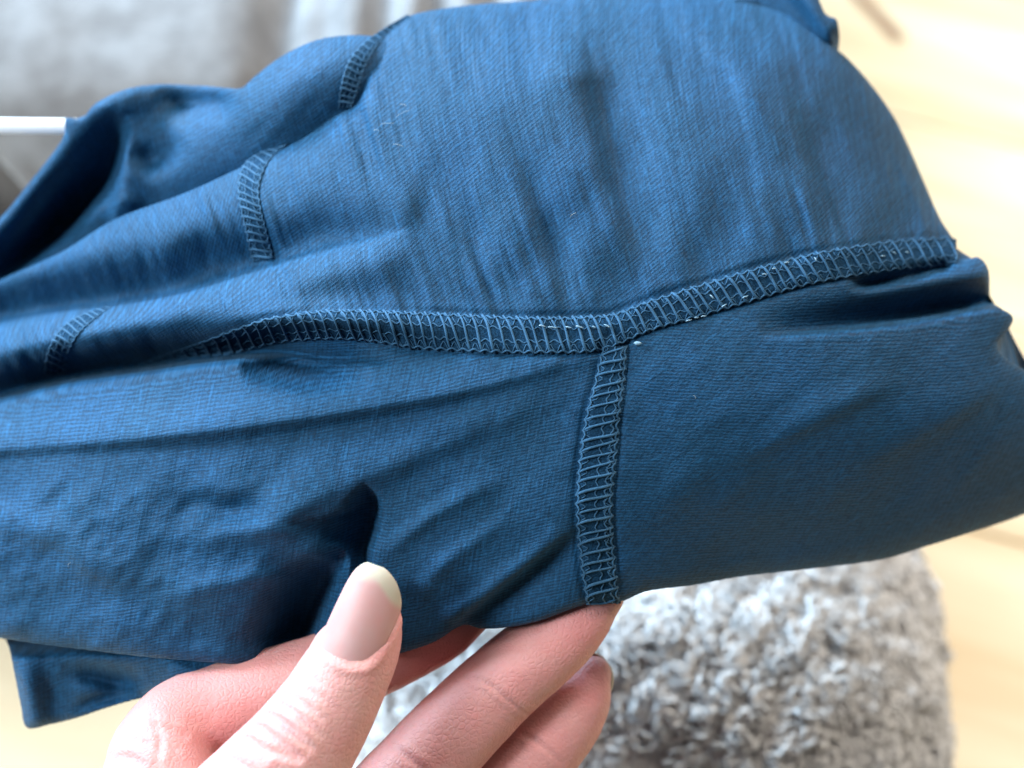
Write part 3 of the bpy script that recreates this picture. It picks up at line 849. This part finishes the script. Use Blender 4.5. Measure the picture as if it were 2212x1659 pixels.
# clear elastic poking through the stitches, and lint
def bits():
    E = [(1172, 704, 16, 0.1), (1195, 707, 22, 0), (1228, 707, 14, 0.05), (1252, 706, 18, 0.1), (1283, 706, 8, 0.1), (1312, 704, 16, 0.3), (1488, 692, 14, -0.4), (1505, 686, 10, -0.2), (1520, 683, 12, -0.3), (1564, 660, 13, -0.7), (1538, 641, 12, 0.6), (1610, 641, 14, -0.5), (1652, 592, 12, -0.2), (1672, 580, 9, -0.4), (1700, 567, 13, -0.3), (1908, 553, 10, -0.2), (1932, 546, 9, 0.3), (1960, 545, 8, 0), (1762, 560, 9, 0.8)]
    for x, y, L, a in E:
        t = np.linspace(-0.5, 0.5, 4)
        xs = x + t * L * math.cos(a); ys = y + t * L * math.sin(a) + 1.2 * np.sin(t * 5)
        V, F = tube(W(xs, ys, front.at(xs, ys) + 13.5), np.array([0.6, 1.5, 1.5, 0.6]) * K * 1.25, 5)
        mesh_obj("elastic_end", V, F, ELASTIC_M, garment)
    xs = np.linspace(1369, 1387, 5); ys = np.linspace(741, 742, 5)
    V, F = tube(W(xs, ys, front.at(xs, ys) + 8), np.array([1.5, 4.2, 4.5, 3.5, 1]) * K, 8)
    mesh_obj("elastic_end", V, F, ELASTIC_M, garment)
    for x, y, L, a in [(870, 243, 34, -0.5), (835, 266, 34, -0.1), (860, 312, 24, 0.25), (1238, 462, 16, -0.7), (812, 280, 10, 0), (1500, 855, 8, 0.9), (150, 1216, 12, -1), (870, 225, 16, 0.2)]:
        t = np.linspace(-0.5, 0.5, 6)
        xs = x + t * L * math.cos(a) + 1.5 * np.sin(t * 7); ys = y + t * L * math.sin(a) + 3 * t * t * 4
        V, F = tube(W(xs, ys, front.at(xs, ys) + 3.5), 0.32 * K, 4)
        mesh_obj("lint_fibre", V, F, LINT_M, garment)
bits()

# ------------------------------------------------------------------ rod the garment hangs on
def build_rod():
    a = W(-900, 262, -640); b = W(150, 273, -640); c = W(210, 274, -690)
    P = np.vstack([a + (b - a) * t for t in np.linspace(0, 1, 6)] + [b + (c - b) * t for t in np.linspace(0.2, 1, 4)])
    V, F = tube(P, 17 * K * 1.16, 20)
    o = mesh_obj("hanging_rod", V, F, ROD_M)
    tag(o, "white enamelled rod running into the bunched blue fabric", "rod")
build_rod()

# ------------------------------------------------------------------ hand
hand_root = empty("person", tuple(W(700, 1900, -40)))
tag(hand_root, "person's bare left hand pinching the blue fabric between thumb and fingers", "person")

CH = {  # x, y, h, radius
    "thumb": [(816, 1276, 70, 34), (812, 1292, 80, 50), (806, 1318, 90, 64), (794, 1358, 100, 80), (772, 1408, 108, 92), (738, 1470, 116, 101), (705, 1530, 124, 109), (662, 1595, 136, 118), (612, 1665, 148, 132), (520, 1780, 140, 156), (420, 1900, 90, 190), (380, 2050, 20, 210)],
    "index": [(1030, 1312, -190, 50), (985, 1332, -190, 72), (930, 1358, -188, 84), (840, 1400, -180, 90), (720, 1452, -168, 93), (600, 1492, -150, 96), (480, 1528, -132, 98), (400, 1560, -105, 100), (352, 1612, -60, 106), (345, 1680, -30, 128), (350, 1780, -20, 146), (360, 1900, -20, 165)],
    "middle": [(1305, 1290, -150, 46), (1282, 1308, -150, 62), (1245, 1340, -148, 76), (1190, 1390, -144, 84), (1125, 1442, -138, 89), (1060, 1500, -132, 92), (975, 1585, -126, 97), (880, 1690, -120, 103), (760, 1830, -110, 112), (620, 1980, -90, 130)],
    "ring": [(1282, 1456, -262, 42), (1270, 1478, -260, 60), (1248, 1512, -256, 76), (1212, 1562, -250, 86), (1160, 1622, -242, 92), (1095, 1700, -232, 98), (1000, 1810, -220, 104), (880, 1930, -190, 112), (740, 2060, -150, 130)],
    "palm": [(350, 1990, -30, 180), (480, 2060, -60, 200), (640, 2120, -100, 210), (560, 2300, -100, 230), (480, 2500, -100, 210), (420, 2750, -100, 190)],
}
def capped_tube(C, sides=26):
    C = spl(C)
    dd = np.r_[0, np.cumsum(np.linalg.norm(np.diff(C[:, :3], axis=0), axis=1))]
    n = int(dd[-1] / 12) + 2; s = np.linspace(0, dd[-1], n)
    C = np.stack([np.interp(s, dd, C[:, k]) for k in range(4)], 1)
    P = W(C[:, 0], C[:, 1], C[:, 2]); R = C[:, 3] * K * (1 - C[:, 2] * K / D0)
    def dome(p, q, r):  # extra rings closing an end with a dome
        d = (p - q); d /= np.linalg.norm(d)
        return [(p + d * r * math.sin(a), r * math.cos(a)) for a in (0.35, 0.7, 1.0, 1.25, 1.45)]
    d0 = dome(P[0], P[1], R[0])[::-1]; d1 = dome(P[-1], P[-2], R[-1])
    P = np.vstack([[p for p, r in d0], P, [p for p, r in d1]]); R = np.r_[[r for p, r in d0], R, [r for p, r in d1]]
    return tube(P, R, sides)

def build_hand():
    VV, FF, off = [], [], 0
    for k, C in CH.items():
        V, F = capped_tube(C)
        VV.append(V); FF += [tuple(i + off for i in f) for f in F]; off += len(V)
    tmp = mesh_obj("tmp_hand", np.vstack(VV), FF, None)
    md = tmp.modifiers.new("r", 'REMESH'); md.mode = 'VOXEL'; md.voxel_size = 0.00062; md.adaptivity = 0
    dg = bpy.context.evaluated_depsgraph_get()
    me = bpy.data.meshes.new_from_object(tmp.evaluated_get(dg))
    bpy.data.objects.remove(tmp)
    n = len(me.vertices)
    V = np.zeros(n * 3, np.float32); me.vertices.foreach_get("co", V); V = V.reshape(-1, 3).astype(float)
    E = np.zeros(len(me.edges) * 2, np.int32); me.edges.foreach_get("vertices", E); E = E.reshape(-1, 2)
    deg = np.bincount(E.ravel(), minlength=n).astype(float)[:, None]
    def smooth(V, it, lam=0.5):
        for _ in range(it):
            A = np.zeros_like(V)
            for k in range(3):
                A[:, k] = np.bincount(E[:, 0], V[E[:, 1], k], n) + np.bincount(E[:, 1], V[E[:, 0], k], n)
            V = V + lam * (A / deg - V)
        return V
    V = smooth(V, 14)
    me.vertices.foreach_set("co", V.astype(np.float32).ravel()); me.update()
    Nn = np.zeros(n * 3, np.float32); me.vertices.foreach_get("normal", Nn); Nn = Nn.reshape(-1, 3).astype(float)
    x, y, h = unW(V)
    face = np.clip(-(Nn @ FWD), 0, 1)
    # which digit: nearest chain in 3D
    dist = {}
    for k, C in CH.items():
        Cp = spl(C); Q = W(Cp[:, 0], Cp[:, 1], Cp[:, 2]); R = Cp[:, 3] * K
        best = np.full(n, 9.0)
        for q, r in zip(Q, R): best = np.minimum(best, np.linalg.norm(V - q, axis=1) / r)
        dist[k] = best
    names = list(CH); who = np.argmin(np.stack([dist[k] for k in names]), 0)
    is_ = {k: (who == i) for i, k in enumerate(names)}
    D = np.zeros(n)
    def groove(mask, pts, depth, w, lipd=0.4, lipw=2.2):
        C = spl(np.array([(a, b, c) for a, b, c in pts], float))
        d, _, ex, _, _ = near(x, y, C)
        g = -np.exp(-(d / w) ** 2) + lipd * np.exp(-((d - w * lipw) / (w * 1.1)) ** 2)
        D[:] += np.where(mask, 1.5 * g * depth * ex[..., 0] * sstep(0.05, 0.4, face), 0)
    T = is_["thumb"] | is_["palm"] | (is_["index"] & (h > 60))
    # knuckle wrinkles on the back of the thumb
    for pts, dp, w in [
        ([(572, 1502, .2), (605, 1498, 1), (640, 1512, 1), (672, 1535, .7), (695, 1560, .2)], 5.5, 7),
        ([(560, 1523, .3), (595, 1520, 1), (632, 1534, 1), (660, 1560, .8), (690, 1590, .2)], 6.5, 7),
        ([(545, 1545, .3), (580, 1545, 1), (612, 1562, 1), (640, 1588, .8), (668, 1618, .3)], 6.5, 8),
        ([(535, 1568, .6), (560, 1572, 1), (588, 1592, 1), (612, 1612, .8), (655, 1638, .2)], 8, 8),
        ([(555, 1600, .3), (590, 1622, 1), (640, 1642, .5)], 6, 8),
        ([(500, 1590, .3), (540, 1600, 1), (575, 1635, .6)], 5, 8),
        ([(625, 1480, .1), (660, 1490, .6), (700, 1510, .5), (730, 1540, .1)], 3, 6),
        ([(640, 1455, .1), (680, 1470, .5), (720, 1490, .1)], 2.4, 6),
        ([(600, 1560, .2), (650, 1590, .6), (700, 1640, .2)], 3, 5),
        ([(470, 1630, .3), (510, 1645, .7), (560, 1680, .4)], 5, 9),
    ]:
        groove(T, pts, dp, w)
    # bulging pads between the knuckle lines
    D += np.where(T, 3.0 * np.exp(-(((x - 590) / 50) ** 2 + ((y - 1580) / 45) ** 2)), 0)
    # nail: groove round it
    out = spl(np.array(NAIL_OUT + NAIL_OUT[:1], float))
    d, _, _, _, _ = near(x, y, np.c_[out, np.zeros(len(out))])
    ins = inside(x, y, out)
    tm = is_["thumb"] & (face > 0.1)
    D += np.where(tm & ins, -7.0 * sstep(0, 14, d), 0) + np.where(tm & ~ins & (y > 1330), 4.5 * np.exp(-((d - 9) / 9) ** 2) - 2.0 * np.exp(-(d / 4) ** 2), 0)
    # finger creases on the palm side
    for m, pts, dp, w in [
        ("middle", [(1000, 1462, .3), (1050, 1475, 1), (1095, 1508, 1), (1150, 1548, .5)], 3.2, 5),
        ("middle", [(985, 1475, .1), (1035, 1490, .5), (1080, 1522, .5), (1130, 1560, .1)], 2.0, 5),
        ("middle", [(840, 1610, .3), (900, 1650, .8), (950, 1700, .4)], 3.5, 7),
        ("ring", [(1120, 1580, .4), (1170, 1610, 1), (1215, 1650, .5)], 3.0, 5),
        ("index", [(300, 1560, .3), (345, 1570, 1), (400, 1590, .5)], 4, 7),
        ("index", [(250, 1600, .3), (300, 1600, 1), (345, 1625, .5)], 4.5, 8),
        ("index", [(275, 1580, .2), (330, 1585, .7), (385, 1620, .3)], 3.5, 6),
        ("index", [(225, 1640, .3), (280, 1638, 1), (330, 1668, .4)], 4, 8),
        ("index", [(330, 1540, .2), (345, 1600, .7), (340, 1650, .4)], 3.5, 7),
    ]:
        groove(is_[m] | (is_["palm"] & (h < 0)), pts, dp, w)
    # soft irregularity
    D += 2.2 * noise(x / 55, y / 55, 71) + 0.9 * noise(x / 18, y / 26, 72)
    V = V + Nn * (D * K)[:, None]
    V = smooth(V, 1, 0.35)
    me.vertices.foreach_set("co", (V - origin_of(hand_root)).astype(np.float32).ravel())
    me.polygons.foreach_set("use_smooth", np.ones(len(me.polygons), bool))
    # blush: redder finger pads and crease sides
    bl = 0.45 * (is_["middle"] | is_["ring"] | is_["index"]).astype(float)
    for _ in range(25):
        bl = bl + 0.5 * ((np.bincount(E[:, 0], bl[E[:, 1]], n) + np.bincount(E[:, 1], bl[E[:, 0]], n)) / deg[:, 0] - bl)
    for cx_, cy_, r, a in [(1240, 1360, 110, 0.8), (1265, 1490, 70, 1.0), (1180, 1600, 90, 0.6), (860, 1380, 60, 0.55), (950, 1400, 140, 0.9), (480, 1540, 150, 0.8), (1100, 1480, 80, 0.2), (300, 1640, 90, 0.45), (840, 1500, 60, 0.4), (770, 1620, 70, 0.35), (700, 1560, 60, 0.15)]:
        bl = np.maximum(bl, a * np.exp(-(((x - cx_) / r) ** 2 + ((y - cy_) / r) ** 2)))
    me.attributes.new("blush", 'FLOAT', 'POINT').data.foreach_set("value", np.clip(bl, 0, 1).astype(np.float32))
    me.update()
    me.materials.clear(); me.materials.append(SKIN)
    me.name = "hand"
    o = bpy.data.objects.new("hand", me); COL.objects.link(o); o.parent = hand_root
    return V, who, names

NAIL_OUT = [(690, 1392), (712, 1340), (738, 1284), (762, 1240), (785, 1219), (808, 1217), (836, 1234), (856, 1262), (865, 1300), (858, 1334), (836, 1380), (812, 1420), (785, 1440), (750, 1440), (715, 1422), (698, 1408)]
HV, HWHO, HN = build_hand()

def build_nails():
    # thumb nail: curved plate over the outline
    out = spl(np.array(NAIL_OUT + NAIL_OUT[:1], float))[:-1]
    base = np.array([742.0, 1442.0]); tip = np.array([822.0, 1214.0])
    ax = tip - base; L = np.linalg.norm(ax); ax /= L; bx = np.array([-ax[1], ax[0]])
    pr = (out - base) @ ax; base = base + ax * pr.min(); L = pr.max() - pr.min()
    tv = HV[HWHO == HN.index("thumb")]
    tx, ty, th = unW(tv)
    nu, nv = 46, 36
    V, FE = [], []
    for i in range(nu):
        s = i / (nu - 1)
        c = base + ax * (0.006 + 0.980 * s) * L
        # extent across at this station, by sampling the outline
        rel = out - c; al = rel @ ax; ac = rel @ bx
        lo, hi = 1e9, -1e9
        for k in range(len(out)):
            k2 = (k + 1) % len(out)
            if (al[k] <= 0) != (al[k2] <= 0):
                t = al[k] / (al[k] - al[k2] + 1e-12); v = ac[k] + t * (ac[k2] - ac[k])
                lo = min(lo, v); hi = max(hi, v)
        if lo > hi: lo, hi = -1.0, 1.0
        for j in range(nv):
            q = j / (nv - 1); w = lo + (hi - lo) * q
            p = c + bx * w
            # height: transverse arch plus lengthwise curve
            r = 92.0
            cw = (w - 2) / r
            hgt = 193 - r * (1 - math.sqrt(max(0.02, 1 - min(0.98, cw * cw)))) * 1.05 - 26 * (s - 0.45) ** 2 - (30 * (s - 0.8) ** 2 * 9 if s > 0.8 else 0)
            V.append((p[0], p[1], hgt + 3 * s))
            # free edge: past a curved line from the left tip to the right side
            e = s + 0.20 * (q - 0.35) + 0.04 * math.sin(q * 9)
            edge = min(q, 1 - q)
            FE.append(float(sstep(0.80, 0.90, e)))
    V = np.array(V)
    # seat the nail on the finger
    P = W(V[:, 0], V[:, 1], V[:, 2])
    I = np.arange(nu * nv).reshape(nu, nv)
    F = np.stack([I[:-1, :-1], I[:-1, 1:], I[1:, 1:], I[1:, :-1]], -1).reshape(-1, 4)
    o = mesh_obj("thumbnail", P, F, NAIL, hand_root)
    o.data.attributes.new("free_edge", 'FLOAT', 'POINT').data.foreach_set("value", np.array(FE, np.float32))
    sm = o.modifiers.new("thick", 'SOLIDIFY'); sm.thickness = 0.0006; sm.offset = 0
    tag(o, "natural thumbnail with a pale yellowish free edge")
    # ring finger nail: rim seen past the fingertip
    pts = []
    nu, nv = 16, 20
    c = np.array([1268.0, 1460.0]); ax = np.array([0.60, -0.80]); bx = np.array([0.80, 0.60])
    for i in range(nu):
        s = i / (nu - 1)
        wmax = 62 * math.sqrt(max(0.0, 1 - max(0.0, (s - 0.35) / 0.65) ** 2.4)) + 0.5
        for j in range(nv):
            w = wmax * (2 * j / (nv - 1) - 1)
            p = c + ax * (-60 + 113 * s) + bx * w
            pts.append((p[0], p[1], -296 + 0.0065 * w * w + 30 * s))
    pts = np.array(pts); P = W(pts[:, 0], pts[:, 1], pts[:, 2])
    I = np.arange(nu * nv).reshape(nu, nv)
    F = np.stack([I[:-1, :-1], I[:-1, 1:], I[1:, 1:], I[1:, :-1]], -1).reshape(-1, 4)
    o = mesh_obj("fingernail", P, F, NAIL, hand_root)
    o.data.attributes.new("free_edge", 'FLOAT', 'POINT').data.foreach_set("value", np.ones(nu * nv, np.float32))
    sm = o.modifiers.new("thick", 'SOLIDIFY'); sm.thickness = 0.0006; sm.offset = 0
build_nails()
